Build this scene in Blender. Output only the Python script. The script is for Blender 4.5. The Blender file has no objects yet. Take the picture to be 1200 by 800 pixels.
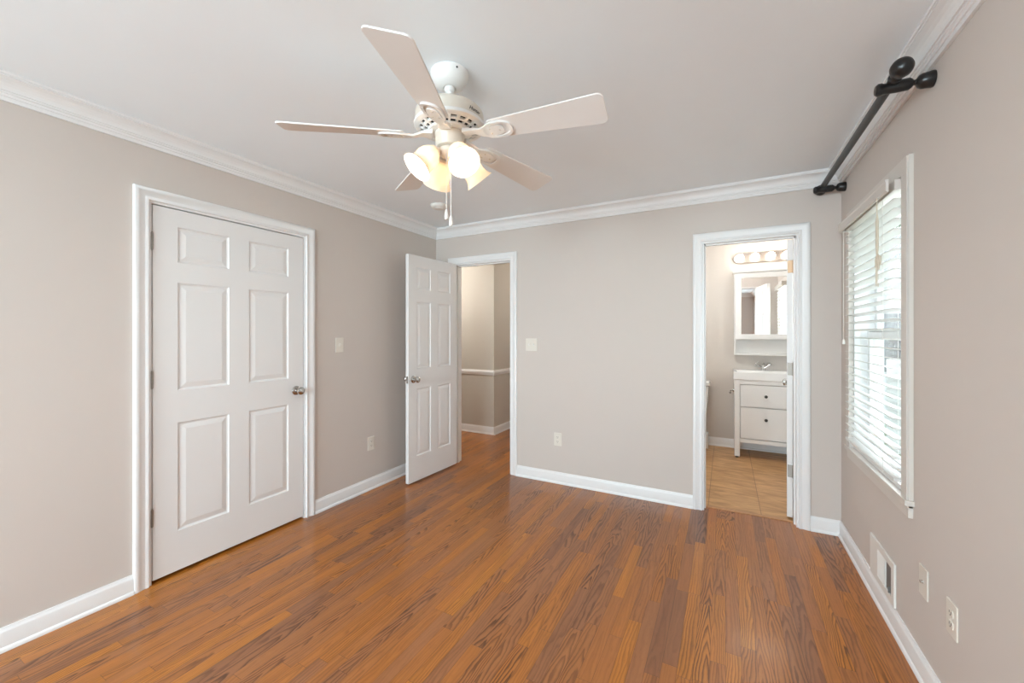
import bpy, bmesh, math, random
from mathutils import Vector, Matrix
random.seed(4)
S = bpy.context.scene
COL = S.collection
PI = math.pi

# ------------------------------------------------------------------ camera, world, light, exposure
XL, XR, YB, YR, H = -2.718, 0.682, 3.402, -2.20, 2.44      # bedroom shell
CAM = (0.0, 0.0, 1.352)
cd = bpy.data.cameras.new('camera'); cam = bpy.data.objects.new('camera', cd); COL.objects.link(cam)
cam.location = CAM; cam.rotation_euler = (PI/2, 0, 0.48757)
cd.sensor_width = 36; cd.lens = 472.0/1200*36; cd.shift_y = -10.0/1200
cd.clip_start = 0.02; cd.clip_end = 200
S.camera = cam

w = bpy.data.worlds.new('overcast_sky'); S.world = w; w.use_nodes = True
wn = w.node_tree; wn.nodes.clear()
wo = wn.nodes.new('ShaderNodeOutputWorld'); wb = wn.nodes.new('ShaderNodeBackground')
wt = wn.nodes.new('ShaderNodeTexCoord'); wsep = wn.nodes.new('ShaderNodeSeparateXYZ'); wr = wn.nodes.new('ShaderNodeValToRGB')
wn.links.new(wt.outputs['Generated'], wsep.inputs[0]); wn.links.new(wsep.outputs['Z'], wr.inputs[0])
wr.color_ramp.elements[0].position = 0.0; wr.color_ramp.elements[0].color = (0.90, 0.93, 0.96, 1)
wr.color_ramp.elements[1].position = 0.6; wr.color_ramp.elements[1].color = (0.78, 0.87, 1.0, 1)
wn.links.new(wr.outputs[0], wb.inputs[0]); wb.inputs['Strength'].default_value = 1.1
wn.links.new(wb.outputs[0], wo.inputs[0])

def area(name, loc, rot, sx, sy, power, col):
    l = bpy.data.lights.new(name, 'AREA'); l.shape = 'RECTANGLE'; l.size = sx; l.size_y = sy
    l.energy = power; l.color = col
    o = bpy.data.objects.new(name, l); COL.objects.link(o); o.location = loc; o.rotation_euler = rot
    return o
# daylight outside bedroom and bathroom windows; two rear windows added to carry fill light
ADDED_REAR_WIN = [(-2.50, -1.40), (-1.10, 0.0)]
for a, b in ADDED_REAR_WIN:
    area('rear_fill', ((a+b)/2, YR-0.42, 1.75), (PI/2-0.25, 0, 0), b-a+0.1, 1.6, 90, (0.755, 0.895, 1.0))
area('daylight_side', (XR+0.45, 2.69, 1.5), (0, PI/2, 0), 1.6, 1.0, 6, (0.88, 0.95, 1.0))
area('daylight_bath', (XR+0.45, 4.2, 1.6), (0, PI/2, 0), 1.2, 0.9, 26, (0.95, 0.98, 1.0))
hl = bpy.data.lights.new('hall_lamp_and_fill', 'POINT'); hl.energy = 11.5; hl.color = (1.0, 0.95, 0.89); hl.shadow_soft_size = 0.09
ho = bpy.data.objects.new('hall_lamp_and_fill', hl); COL.objects.link(ho); ho.location = (-3.55, 3.75, 2.15)
hall_fill = bpy.data.lights.new('hall_lamp_and_fill', 'POINT'); hall_fill.energy = 6.5; hall_fill.color = (1.0, 0.9, 0.78); hall_fill.shadow_soft_size = 0.09  # added fill for the receding hall wall, no lamp known there
ho = bpy.data.objects.new('hall_lamp_and_fill', hall_fill); COL.objects.link(ho); ho.location = (-1.7, 5.4, 2.2)
h3 = bpy.data.lights.new('bathroom_fill', 'POINT'); h3.energy = 9; h3.color = (1.0, 0.98, 0.96); h3.shadow_soft_size = 0.12  # unseen light added to brighten the bathroom
ho = bpy.data.objects.new('bathroom_fill', h3); COL.objects.link(ho); ho.location = (-0.25, 4.2, 2.25)
FAN_BULB, FAN_SHADE, BATH_BULB = 125.0, 0.0, 8.0

S.view_settings.view_transform = 'Standard'; S.view_settings.look = 'None'
S.view_settings.gamma = 1; S.view_settings.use_curve_mapping = False
S.view_settings.exposure = 1.26
S.cycles.use_denoising = True
S.cycles.max_bounces = 12; S.cycles.diffuse_bounces = 8; S.cycles.transparent_max_bounces = 16
S.cycles.sample_clamp_indirect = 6; S.cycles.caustics_reflective = False; S.cycles.caustics_refractive = False

# ------------------------------------------------------------------ materials
def nd(nt, t, **kw):
    n = nt.nodes.new(t)
    for k, v in kw.items(): setattr(n, k, v)
    return n
def mat(name, col, rough=0.5, metal=0.0, var=0.03, scale=6.0, bump=0.0, bscale=200.0, emit=None, spec=0.5, coat=0.0):
    m = bpy.data.materials.new(name); m.use_nodes = True; nt = m.node_tree
    p = nt.nodes['Principled BSDF']; L = nt.links
    tc = nd(nt, 'ShaderNodeTexCoord'); no = nd(nt, 'ShaderNodeTexNoise'); no.inputs['Scale'].default_value = scale
    no.inputs['Detail'].default_value = 3
    L.new(tc.outputs['Object'], no.inputs['Vector'])
    mx = nd(nt, 'ShaderNodeMix', data_type='RGBA')
    mx.inputs[6].default_value = (*[c*(1-var) for c in col], 1); mx.inputs[7].default_value = (*[min(1, c*(1+var)) for c in col], 1)
    L.new(no.outputs['Fac'], mx.inputs[0]); L.new(mx.outputs[2], p.inputs['Base Color'])
    p.inputs['Roughness'].default_value = rough; p.inputs['Metallic'].default_value = metal
    p.inputs['Specular IOR Level'].default_value = spec
    if coat: p.inputs['Coat Weight'].default_value = coat; p.inputs['Coat Roughness'].default_value = 0.1
    if bump:
        n2 = nd(nt, 'ShaderNodeTexNoise'); n2.inputs['Scale'].default_value = bscale
        L.new(tc.outputs['Object'], n2.inputs['Vector'])
        b = nd(nt, 'ShaderNodeBump'); b.inputs['Strength'].default_value = bump; b.inputs['Distance'].default_value = 0.001
        L.new(n2.outputs['Fac'], b.inputs['Height']); L.new(b.outputs[0], p.inputs['Normal'])
    if emit:
        p.inputs['Emission Color'].default_value = (*emit[0], 1); p.inputs['Emission Strength'].default_value = emit[1]
    return m
M = {}
M['wall'] = mat('beige_wall_paint', (0.61, 0.553, 0.51), 0.7, var=0.01, bump=0.15, bscale=350)
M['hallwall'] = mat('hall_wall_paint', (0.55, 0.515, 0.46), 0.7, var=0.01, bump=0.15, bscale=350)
M['bathwall'] = mat('bath_wall_paint', (0.62, 0.575, 0.53), 0.7, var=0.01, bump=0.15, bscale=350)
M['ceil'] = mat('ceiling_paint', (0.85, 0.905, 0.945), 0.85, var=0.01, bump=0.2, bscale=300)
M['trim'] = mat('white_trim_paint', (0.80, 0.80, 0.80), 0.35, var=0.01)
M['door'] = mat('white_door_paint', (0.78, 0.775, 0.77), 0.4, var=0.012, bump=0.08, bscale=90)
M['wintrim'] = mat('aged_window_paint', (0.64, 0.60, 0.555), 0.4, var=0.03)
M['white'] = mat('white_plastic', (0.78, 0.76, 0.72), 0.4, var=0.02)
M['plate'] = mat('ivory_plate_plastic', (0.74, 0.70, 0.63), 0.35, var=0.02)
M['slot'] = mat('dark_slot', (0.02, 0.018, 0.016), 0.7)
M['nickel'] = mat('satin_nickel', (0.55, 0.54, 0.52), 0.22, 1.0, var=0.05)
M['hinge'] = mat('worn_hinge_metal', (0.30, 0.27, 0.24), 0.5, 1.0, var=0.1, scale=60)
M['copper'] = mat('brass_hinge_metal', (0.50, 0.34, 0.22), 0.5, 1.0, var=0.1, scale=60)
M['chrome'] = mat('chrome', (0.75, 0.75, 0.75), 0.07, 1.0, var=0.01)
M['black'] = mat('black_satin_metal', (0.012, 0.011, 0.011), 0.3, 0.0, var=0.1)
M['rod'] = mat('charcoal_rod_metal', (0.055, 0.057, 0.056), 0.38, 0.3, var=0.1)
M['blade'] = mat('fan_blade_white', (0.78, 0.765, 0.745), 0.45, var=0.02)
M['fan'] = mat('fan_white_enamel', (0.80, 0.79, 0.77), 0.28, var=0.01)
M['fancream'] = mat('fan_cream_enamel', (0.66, 0.60, 0.52), 0.3, var=0.02)
M['ceramic'] = mat('white_ceramic', (0.82, 0.82, 0.81), 0.12, var=0.01)
M['lacquer'] = mat('white_cabinet_lacquer', (0.74, 0.725, 0.70), 0.35, var=0.01)
M['pewter'] = mat('dark_pewter', (0.05, 0.045, 0.04), 0.35, 0.8)
M['brushed'] = mat('brushed_nickel_bar', (0.50, 0.43, 0.38), 0.32, 1.0, var=0.04)
M['mirror'] = mat('mirror_silver', (0.88, 0.88, 0.88), 0.01, 1.0, var=0.002)
M['cord'] = mat('blind_cord', (0.62, 0.55, 0.44), 0.8, var=0.05)
M['rail'] = mat('blind_headrail', (0.62, 0.58, 0.54), 0.45, var=0.02)
M['bulb'] = mat('lit_bulb_warm', (1, 1, 1), 0.3, var=0.0, emit=((1.0, 0.96, 0.91), FAN_BULB))
M['globe'] = mat('lit_globe_bulb', (1, 1, 1), 0.3, var=0.0, emit=((1.0, 0.91, 0.80), BATH_BULB))
M['thresh'] = mat('threshold_oak', (0.45, 0.22, 0.09), 0.35, var=0.25, scale=30)
M['grass'] = mat('lawn_grass', (0.22, 0.30, 0.14), 0.9, var=0.4, scale=3)
M['leaf'] = mat('tree_leaves', (0.10, 0.20, 0.06), 0.7, var=0.5, scale=4)
M['bark'] = mat('tree_bark', (0.14, 0.10, 0.07), 0.9, var=0.3, scale=20)
M['siding'] = mat('pale_siding', (0.74, 0.75, 0.77), 0.7, var=0.05)
M['roof'] = mat('grey_shingles', (0.36, 0.37, 0.38), 0.9, var=0.2, scale=12)
M['darkpane'] = mat('dark_window_pane', (0.05, 0.06, 0.08), 0.1)
M['ext'] = mat('exterior_wall', (0.45, 0.42, 0.38), 0.8)

def glass_mat():
    m = bpy.data.materials.new('window_glass'); m.use_nodes = True; nt = m.node_tree; nt.nodes.clear()
    o = nd(nt, 'ShaderNodeOutputMaterial'); mix = nd(nt, 'ShaderNodeMixShader'); t = nd(nt, 'ShaderNodeBsdfTransparent')
    g = nd(nt, 'ShaderNodeBsdfGlossy'); lw = nd(nt, 'ShaderNodeLayerWeight'); lw.inputs[0].default_value = 0.5; fr = nd(nt, 'ShaderNodeMath', operation='POWER'); fr.inputs[1].default_value = 5.0; nt.links.new(lw.outputs['Facing'], fr.inputs[0])
    t.inputs[0].default_value = (0.94, 0.96, 0.95, 1); g.inputs['Roughness'].default_value = 0.02
    nt.links.new(fr.outputs[0], mix.inputs[0]); nt.links.new(t.outputs[0], mix.inputs[1]); nt.links.new(g.outputs[0], mix.inputs[2])
    nt.links.new(mix.outputs[0], o.inputs[0]); return m
M['glass'] = glass_mat()
def transl(name, col, fac, emit=None, rough=0.4):
    m = bpy.data.materials.new(name); m.use_nodes = True; nt = m.node_tree
    p = nt.nodes['Principled BSDF']; o = nt.nodes['Material Output']
    tc = nd(nt, 'ShaderNodeTexCoord'); no = nd(nt, 'ShaderNodeTexNoise'); no.inputs['Scale'].default_value = 22; no.inputs['Distortion'].default_value = 1.5
    nt.links.new(tc.outputs['Object'], no.inputs['Vector'])
    mx = nd(nt, 'ShaderNodeMix', data_type='RGBA'); mx.inputs[6].default_value = (*[c*0.93 for c in col], 1); mx.inputs[7].default_value = (*col, 1)
    nt.links.new(no.outputs['Fac'], mx.inputs[0]); nt.links.new(mx.outputs[2], p.inputs['Base Color'])
    p.inputs['Roughness'].default_value = rough
    if emit: p.inputs['Emission Color'].default_value = (*emit[0], 1); p.inputs['Emission Strength'].default_value = emit[1]
    t = nd(nt, 'ShaderNodeBsdfTranslucent'); nt.links.new(mx.outputs[2], t.inputs[0])
    mix = nd(nt, 'ShaderNodeMixShader'); mix.inputs[0].default_value = fac
    nt.links.new(p.outputs[0], mix.inputs[1]); nt.links.new(t.outputs[0], mix.inputs[2]); nt.links.new(mix.outputs[0], o.inputs[0])
    return m
M['shade'] = transl('alabaster_glass', (0.95, 0.86, 0.73), 0.22, ((1.0, 0.80, 0.58), FAN_SHADE), 0.25)
M['slat'] = transl('white_blind_slat', (0.84, 0.84, 0.82), 0.25)

def wood_floor():
    m = bpy.data.materials.new('oak_strip_floor'); m.use_nodes = True; nt = m.node_tree; L = nt.links
    p = nt.nodes['Principled BSDF']
    def math_(op, a, b=None, c=None):
        n = nd(nt, 'ShaderNodeMath', operation=op)
        for i, v in enumerate((a, b, c)):
            if v is None: continue
            if isinstance(v, (int, float)): n.inputs[i].default_value = v
            else: L.new(v, n.inputs[i])
        return n.outputs[0]
    def noise(vec, scale, detail=2, dist=0.0, rough=0.5):
        n = nd(nt, 'ShaderNodeTexNoise'); n.inputs['Scale'].default_value = scale; n.inputs['Detail'].default_value = detail
        n.inputs['Distortion'].default_value = dist; n.inputs['Roughness'].default_value = rough
        L.new(vec, n.inputs['Vector']); return n.outputs['Fac']
    def comb(x, y, z):
        n = nd(nt, 'ShaderNodeCombineXYZ')
        for i, v in enumerate((x, y, z)):
            if isinstance(v, (int, float)): n.inputs[i].default_value = v
            else: L.new(v, n.inputs[i])
        return n.outputs[0]
    def white(vec):
        n = nd(nt, 'ShaderNodeTexWhiteNoise', noise_dimensions='3D'); L.new(vec, n.inputs['Vector']); return n
    def ramp(f, stops):
        r = nd(nt, 'ShaderNodeValToRGB'); L.new(f, r.inputs[0]); cr = r.color_ramp
        cr.elements[0].position, cr.elements[0].color = stops[0][0], (*stops[0][1], 1)
        cr.elements[1].position, cr.elements[1].color = stops[-1][0], (*stops[-1][1], 1)
        for q, c in stops[1:-1]:
            e = cr.elements.new(q); e.color = (*c, 1)
        return r.outputs[0]
    tc = nd(nt, 'ShaderNodeTexCoord'); sp = nd(nt, 'ShaderNodeSeparateXYZ'); L.new(tc.outputs['Object'], sp.inputs[0])
    x, y = sp.outputs[0], sp.outputs[1]
    W = 0.0575
    xs = math_('DIVIDE', x, W); i = math_('FLOOR', xs); fx = math_('FRACT', xs)
    wi = white(comb(i, 3.7, 1.3)); ri = wi.outputs['Value']
    ln = math_('MULTIPLY_ADD', ri, 0.45, 0.45)
    ys = math_('DIVIDE', math_('MULTIPLY_ADD', ri, 37.0, y), ln); j = math_('FLOOR', ys); fy = math_('FRACT', ys)
    cell = white(comb(i, j, 9.1)); rc = cell.outputs['Value']
    sc = nd(nt, 'ShaderNodeSeparateXYZ'); L.new(cell.outputs['Color'], sc.inputs[0])
    r1, r2, r3 = sc.outputs[0], sc.outputs[1], sc.outputs[2]
    gx = math_('MULTIPLY_ADD', r1, 31.0, x); gy = math_('MULTIPLY_ADD', r2, 17.0, y)
    # cathedral grain: nested V-shaped growth rings, each plank with its own centre, spread and slope
    ctr = math_('MULTIPLY_ADD', r3, 1.1, -0.05)
    across = math_('POWER', math_('ADD', math_('ABSOLUTE', math_('SUBTRACT', fx, ctr)), 0.02), 1.25)
    fld = noise(comb(math_('MULTIPLY', gx, 14.0), math_('MULTIPLY', gy, 2.4), r3), 1.0, 2.0, 0.3)
    wig = noise(comb(math_('MULTIPLY', gx, 90.0), math_('MULTIPLY', gy, 26.0), 5.0), 1.0, 2.0)
    rv = math_('MULTIPLY_ADD', across, math_('MULTIPLY_ADD', r1, 3.0, 2.5), math_('MULTIPLY', gy, math_('MULTIPLY', math_('MULTIPLY', r2, r2), 9.0)))
    rv = math_('MULTIPLY_ADD', fld, 5.0, rv); rv = math_('MULTIPLY_ADD', wig, 0.35, rv)
    rings = math_('FRACT', rv)
    up = nd(nt, 'ShaderNodeMapRange'); up.interpolation_type = 'SMOOTHSTEP'; up.inputs[1].default_value = 0.30; up.inputs[2].default_value = 0.86; L.new(rings, up.inputs[0])
    dn = nd(nt, 'ShaderNodeMapRange'); dn.inputs[1].default_value = 0.90; dn.inputs[2].default_value = 1.0; dn.inputs[3].default_value = 1.0; dn.inputs[4].default_value = 0.0; L.new(rings, dn.inputs[0])
    grain = math_('MULTIPLY', up.outputs[0], dn.outputs[0])
    amp = nd(nt, 'ShaderNodeMapRange'); amp.inputs[3].default_value = 0.12; amp.inputs[4].default_value = 0.95
    L.new(r2, amp.inputs[0])
    patch = nd(nt, 'ShaderNodeMapRange'); patch.inputs[1].default_value = 0.35; patch.inputs[2].default_value = 0.65
    L.new(noise(comb(math_('MULTIPLY', gx, 9.0), math_('MULTIPLY', gy, 1.7), 4.0), 1.0, 2), patch.inputs[0])
    grain = math_('MULTIPLY', grain, math_('MULTIPLY', amp.outputs[0], math_('MULTIPLY_ADD', patch.outputs[0], 0.5, 0.5)))
    base = ramp(rc, [(0.0, (0.22, 0.071, 0.016)), (0.12, (0.30, 0.101, 0.021)), (0.6, (0.355, 0.122, 0.025)), (0.88, (0.41, 0.150, 0.033)), (1.0, (0.46, 0.182, 0.046))])
    tone = noise(comb(math_('MULTIPLY', gx, 30.0), math_('MULTIPLY', gy, 2.0), 1.0), 1.0, 3)
    hv = nd(nt, 'ShaderNodeHueSaturation'); L.new(base, hv.inputs['Color'])
    L.new(math_('MULTIPLY_ADD', tone, 0.6, 0.80), hv.inputs['Value'])
    L.new(math_('MULTIPLY_ADD', r1, 0.16, 0.90), hv.inputs['Saturation'])
    mx = nd(nt, 'ShaderNodeMix', data_type='RGBA'); L.new(grain, mx.inputs[0]); L.new(hv.outputs[0], mx.inputs[6])
    mx.inputs[7].default_value = (0.062, 0.020, 0.007, 1)
    # pores
    po = nd(nt, 'ShaderNodeMapRange'); po.inputs[1].default_value = 0.60; po.inputs[2].default_value = 0.72; po.inputs[4].default_value = 0.35
    L.new(noise(comb(math_('MULTIPLY', gx, 520.0), math_('MULTIPLY', gy, 22.0), 2.0), 1.0, 2), po.inputs[0])
    m2 = nd(nt, 'ShaderNodeMix', data_type='RGBA'); L.new(po.outputs[0], m2.inputs[0]); L.new(mx.outputs[2], m2.inputs[6])
    m2.inputs[7].default_value = (0.07, 0.028, 0.012, 1)
    # seams
    ex = math_('MULTIPLY', math_('MINIMUM', fx, math_('SUBTRACT', 1.0, fx)), W)
    ey = math_('MULTIPLY', math_('MINIMUM', fy, math_('SUBTRACT', 1.0, fy)), ln)
    sm = nd(nt, 'ShaderNodeMapRange'); sm.inputs[1].default_value = 0.0004; sm.inputs[2].default_value = 0.0012; sm.inputs[3].default_value = 0.6; sm.inputs[4].default_value = 0.0
    L.new(math_('MINIMUM', ex, ey), sm.inputs[0])
    m3 = nd(nt, 'ShaderNodeMix', data_type='RGBA'); L.new(sm.outputs[0], m3.inputs[0]); L.new(m2.outputs[2], m3.inputs[6])
    m3.inputs[7].default_value = (0.045, 0.02, 0.01, 1)
    L.new(m3.outputs[2], p.inputs['Base Color'])
    rr = noise(comb(math_('MULTIPLY', x, 2.0), math_('MULTIPLY', y, 2.0), 0.0), 1.0, 3)
    L.new(math_('MULTIPLY_ADD', grain, 0.10, math_('MULTIPLY_ADD', rr, 0.12, 0.24)), p.inputs['Roughness'])
    p.inputs['Specular IOR Level'].default_value = 0.35; p.inputs['Coat Weight'].default_value = 0.3; p.inputs['Coat Roughness'].default_value = 0.14
    b = nd(nt, 'ShaderNodeBump'); b.inputs['Strength'].default_value = 0.35; b.inputs['Distance'].default_value = 0.0012
    hgt = math_('MULTIPLY', sm.outputs[0], -1.0)
    L.new(hgt, b.inputs['Height']); L.new(b.outputs[0], p.inputs['Normal'])
    return m
M['oak'] = wood_floor()

def bath_tile():
    m = bpy.data.materials.new('tan_vinyl_tile'); m.use_nodes = True; nt = m.node_tree; L = nt.links; p = nt.nodes['Principled BSDF']
    tc = nd(nt, 'ShaderNodeTexCoord')
    mp = nd(nt, 'ShaderNodeMapping'); L.new(tc.outputs['Object'], mp.inputs['Vector'])
    mp.inputs['Location'].default_value = (0.12, 0.03, 0)
    br = nd(nt, 'ShaderNodeTexBrick'); br.offset = 0.0; br.offset_frequency = 2
    L.new(mp.outputs[0], br.inputs['Vector']); br.inputs['Scale'].default_value = 1.0
    br.inputs['Brick Width'].default_value = 0.355; br.inputs['Row Height'].default_value = 0.355; br.inputs['Mortar Size'].default_value = 0.0025
    br.inputs['Color1'].default_value = (0.50, 0.29, 0.13, 1); br.inputs['Color2'].default_value = (0.56, 0.335, 0.16, 1); br.inputs['Mortar'].default_value = (0.27, 0.15, 0.07, 1)
    m2 = nd(nt, 'ShaderNodeMapping'); L.new(tc.outputs['Object'], m2.inputs['Vector']); m2.inputs['Rotation'].default_value = (0, 0, 0.8); m2.inputs['Scale'].default_value = (5, 22, 5)
    n = nd(nt, 'ShaderNodeTexNoise'); n.inputs['Scale'].default_value = 1.0; n.inputs['Detail'].default_value = 5; n.inputs['Distortion'].default_value = 0.8
    L.new(m2.outputs[0], n.inputs['Vector'])
    r = nd(nt, 'ShaderNodeValToRGB'); r.color_ramp.elements[0].position = 0.3; r.color_ramp.elements[0].color = (0.68, 0.62, 0.55, 1)
    r.color_ramp.elements[1].position = 0.7; r.color_ramp.elements[1].color = (1.2, 1.2, 1.2, 1)
    L.new(n.outputs['Fac'], r.inputs[0])
    mx = nd(nt, 'ShaderNodeMix', data_type='RGBA', blend_type='MULTIPLY'); mx.inputs[0].default_value = 1
    L.new(br.outputs['Color'], mx.inputs[6]); L.new(r.outputs[0], mx.inputs[7]); L.new(mx.outputs[2], p.inputs['Base Color'])
    p.inputs['Roughness'].default_value = 0.42
    return m
M['tile'] = bath_tile()

# ------------------------------------------------------------------ mesh helpers
def world_loc(o):
    v = Vector((0, 0, 0))
    while o: v += o.location; o = o.parent
    return v
class MB:
    def __init__(s): s.v = []; s.f = []
    def add(s, vs, fs, T=None):
        n = len(s.v)
        s.v += [tuple(T @ Vector(q)) if T else tuple(q) for q in vs]
        s.f += [tuple(i+n for i in f) for f in fs]
        return s
    def box(s, a, b, T=None):
        x0, x1 = sorted((a[0], b[0])); y0, y1 = sorted((a[1], b[1])); z0, z1 = sorted((a[2], b[2]))
        vs = [(x0,y0,z0),(x1,y0,z0),(x1,y1,z0),(x0,y1,z0),(x0,y0,z1),(x1,y0,z1),(x1,y1,z1),(x0,y1,z1)]
        return s.add(vs, [(0,3,2,1),(4,5,6,7),(0,1,5,4),(1,2,6,5),(2,3,7,6),(3,0,4,7)], T)
    def cbox(s, c, d, T=None):
        return s.box([c[i]-d[i]/2 for i in range(3)], [c[i]+d[i]/2 for i in range(3)], T)
    def lathe(s, prof, T=None, n=32, a0=0.0, a1=2*PI):          # profile of (r, z) about local z
        full = abs(a1-a0-2*PI) < 1e-6; cnt = n if full else n+1
        vs = []; fs = []
        for r, z in prof:
            for k in range(cnt):
                a = a0+(a1-a0)*k/n; vs.append((r*math.cos(a), r*math.sin(a), z))
        for i in range(len(prof)-1):
            for k in range(n):
                k2 = (k+1) % cnt
                fs.append((i*cnt+k, i*cnt+k2, (i+1)*cnt+k2, (i+1)*cnt+k))
        if full and prof[0][0] > 1e-5: fs.append(tuple(range(cnt))[::-1])
        if full and prof[-1][0] > 1e-5: fs.append(tuple((len(prof)-1)*cnt+k for k in range(cnt)))
        return s.add(vs, fs, T)
    def shell(s, prof, T=None, n=32):                              # closed profile ring, no caps
        cnt = n; vs = []; fs = []
        for r, z in prof:
            for k in range(cnt):
                a = 2*PI*k/n; vs.append((r*math.cos(a), r*math.sin(a), z))
        P = len(prof)
        for i in range(P):
            for k in range(n):
                k2 = (k+1) % n; i2 = (i+1) % P
                fs.append((i*cnt+k, i*cnt+k2, i2*cnt+k2, i2*cnt+k))
        return s.add(vs, fs, T)
    def cyl(s, p, q, r, r2=None, n=20):
        p, q = Vector(p), Vector(q); d = q-p
        T = Matrix.Translation(p) @ d.to_track_quat('Z', 'Y').to_matrix().to_4x4()
        return s.lathe([(r, 0), (r if r2 is None else r2, d.length)], T, n)
    def tube(s, pts, r, n=12):
        pts = [Vector(q) for q in pts]; vs = []; fs = []; up = Vector((0.13, 0.21, 0.97)).normalized(); prev = None
        for i, q in enumerate(pts):
            d = (pts[min(i+1, len(pts)-1)]-pts[max(i-1, 0)]).normalized()
            u = (prev - d*prev.dot(d)).normalized() if prev is not None else d.cross(up).normalized()
            if prev is None and u.length < 0.1: u = d.cross(Vector((1, 0, 0))).normalized()
            prev = u; v2 = d.cross(u)
            rr = r[i] if isinstance(r, (list, tuple)) else r
            for k in range(n):
                a = 2*PI*k/n; vs.append(q + (u*math.cos(a)+v2*math.sin(a))*rr)
        for i in range(len(pts)-1):
            for k in range(n):
                k2 = (k+1) % n; fs.append((i*n+k, i*n+k2, (i+1)*n+k2, (i+1)*n+k))
        fs.append(tuple(range(n))[::-1]); fs.append(tuple((len(pts)-1)*n+k for k in range(n)))
        return s.add(vs, fs)
    def ball(s, c, r, T=None, n=24, sc=(1, 1, 1)):
        pr = [(max(1e-6, math.sin(PI*i/12)*r), -math.cos(PI*i/12)*r) for i in range(13)]
        pr[0] = (1e-6, -r); pr[-1] = (1e-6, r)
        TT = Matrix.Translation(c) @ Matrix.Diagonal((*sc, 1))
        return s.lathe(pr, (T @ TT) if T else TT, n)
    def extrude(s, poly, h, T=None):                               # polygon in xy, thickness h in z
        n = len(poly); vs = [(x, y, 0) for x, y in poly]+[(x, y, h) for x, y in poly]
        fs = [tuple(range(n))[::-1], tuple(range(n, 2*n))]+[(k, (k+1) % n, n+(k+1) % n, n+k) for k in range(n)]
        return s.add(vs, fs, T)
    def ringplate(s, outer, inner, h, T=None):                     # plate with a hole, same count loops
        n = len(outer)
        vs = [(x, y, 0) for x, y in outer]+[(x, y, 0) for x, y in inner]+[(x, y, h) for x, y in outer]+[(x, y, h) for x, y in inner]
        fs = []
        for k in range(n):
            m_ = (k+1) % n
            fs += [(k, n+k, n+m_, m_), (2*n+k, 2*n+m_, 3*n+m_, 3*n+k), (k, m_, 2*n+m_, 2*n+k), (n+k, 3*n+k, 3*n+m_, n+m_)]
        return s.add(vs, fs, T)
    def sweep(s, prof, a, b, fn):                                  # profile extruded from a to b; fn(u, v, t) -> point
        n = len(prof); vs = [fn(u, v, a) for u, v in prof]+[fn(u, v, b) for u, v in prof]
        fs = [(k, (k+1) % n, n+(k+1) % n, n+k) for k in range(n)]+[tuple(range(n)), tuple(range(n, 2*n))[::-1]]
        return s.add(vs, fs)
    def build(s, name, m, parent=None, smooth=False, bevel=0.0, local=False):
        off = Vector((0, 0, 0)) if (local or parent is None) else world_loc(parent)
        me = bpy.data.meshes.new(name); me.from_pydata([tuple(Vector(q)-off) for q in s.v], [], s.f); me.update()
        bm = bmesh.new(); bm.from_mesh(me); bmesh.ops.remove_doubles(bm, verts=bm.verts, dist=2e-6)
        bmesh.ops.recalc_face_normals(bm, faces=bm.faces); bm.to_mesh(me); bm.free()
        me.materials.append(M[m] if isinstance(m, str) else m)
        o = bpy.data.objects.new(name, me); COL.objects.link(o)
        if parent: o.parent = parent
        if smooth:
            for q in me.polygons: q.use_smooth = True
            try: me.set_sharp_from_angle(angle=math.radians(38))
            except Exception: pass
        if bevel:
            b = o.modifiers.new('bevel', 'BEVEL'); b.width = bevel; b.segments = 2; b.limit_method = 'ANGLE'; b.angle_limit = math.radians(40)
        return o
def thing(name, label, cat, loc=(0, 0, 0), rz=0.0, group=None):
    o = bpy.data.objects.new(name, None); COL.objects.link(o); o.empty_display_size = 0.1
    o.location = loc; o.rotation_euler = (0, 0, rz); o['label'] = label; o['category'] = cat
    if group: o['group'] = group
    return o
def tag(o, label, cat, group=None):
    o['label'] = label; o['category'] = cat
    if group: o['group'] = group
    return o
def struct(o, label=None):
    o['kind'] = 'structure'
    if label: o['label'] = label
    return o
def copy_tree(o, parent=None):
    c = o.copy(); COL.objects.link(c)
    if parent: c.parent = parent
    for ch in [q for q in o.children]: copy_tree(ch, c)
    return c
R = Matrix.Rotation; T_ = Matrix.Translation

# ------------------------------------------------------------------ shell
TW = 0.12                                   # wall thickness
YBW = YB+TW                                 # back wall, far face
XH0, XH1 = -4.4, -1.15                      # hall / bathroom limits
YHW, XHC = 4.617, -2.72                     # hall facing wall and its outside corner
YBATH = 5.43                                # bathroom far wall
CL0, CL1, DH = 0.990, 1.900, 2.060          # closet opening
HD0, HD1 = -2.487, -1.813                   # hall door opening
BD0, BD1 = -0.157, 0.448                    # bathroom door opening
W0, W1, WZ0, WZ1 = 2.290, 3.110, 0.662, 2.020   # side window opening
V0, V1, VZ0, VZ1 = 3.80, 4.62, 1.05, 2.00   # bathroom window opening

fl = MB(); fl.box((XH0-.1, YR-TW, -0.12), (XR+0.14, YB+0.085, 0)); fl.box((XH0-.1, YB+0.085, -0.12), (XH1-0.05, 7.0, 0))
struct(fl.build('floor', 'oak'), 'glossy brown oak strip floor')
fb = MB(); fb.box((XH1-0.05, YB+0.085, -0.12), (XR+0.14, 7.0, 0)); struct(fb.build('floor_bathroom', 'tile'), 'tan tile floor of the bathroom')
ce = MB(); ce.box((XH0-.1, YR-TW, H), (XR+0.14, 7.0, H+0.1)); struct(ce.build('ceiling', 'ceil'), 'white ceiling')

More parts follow.
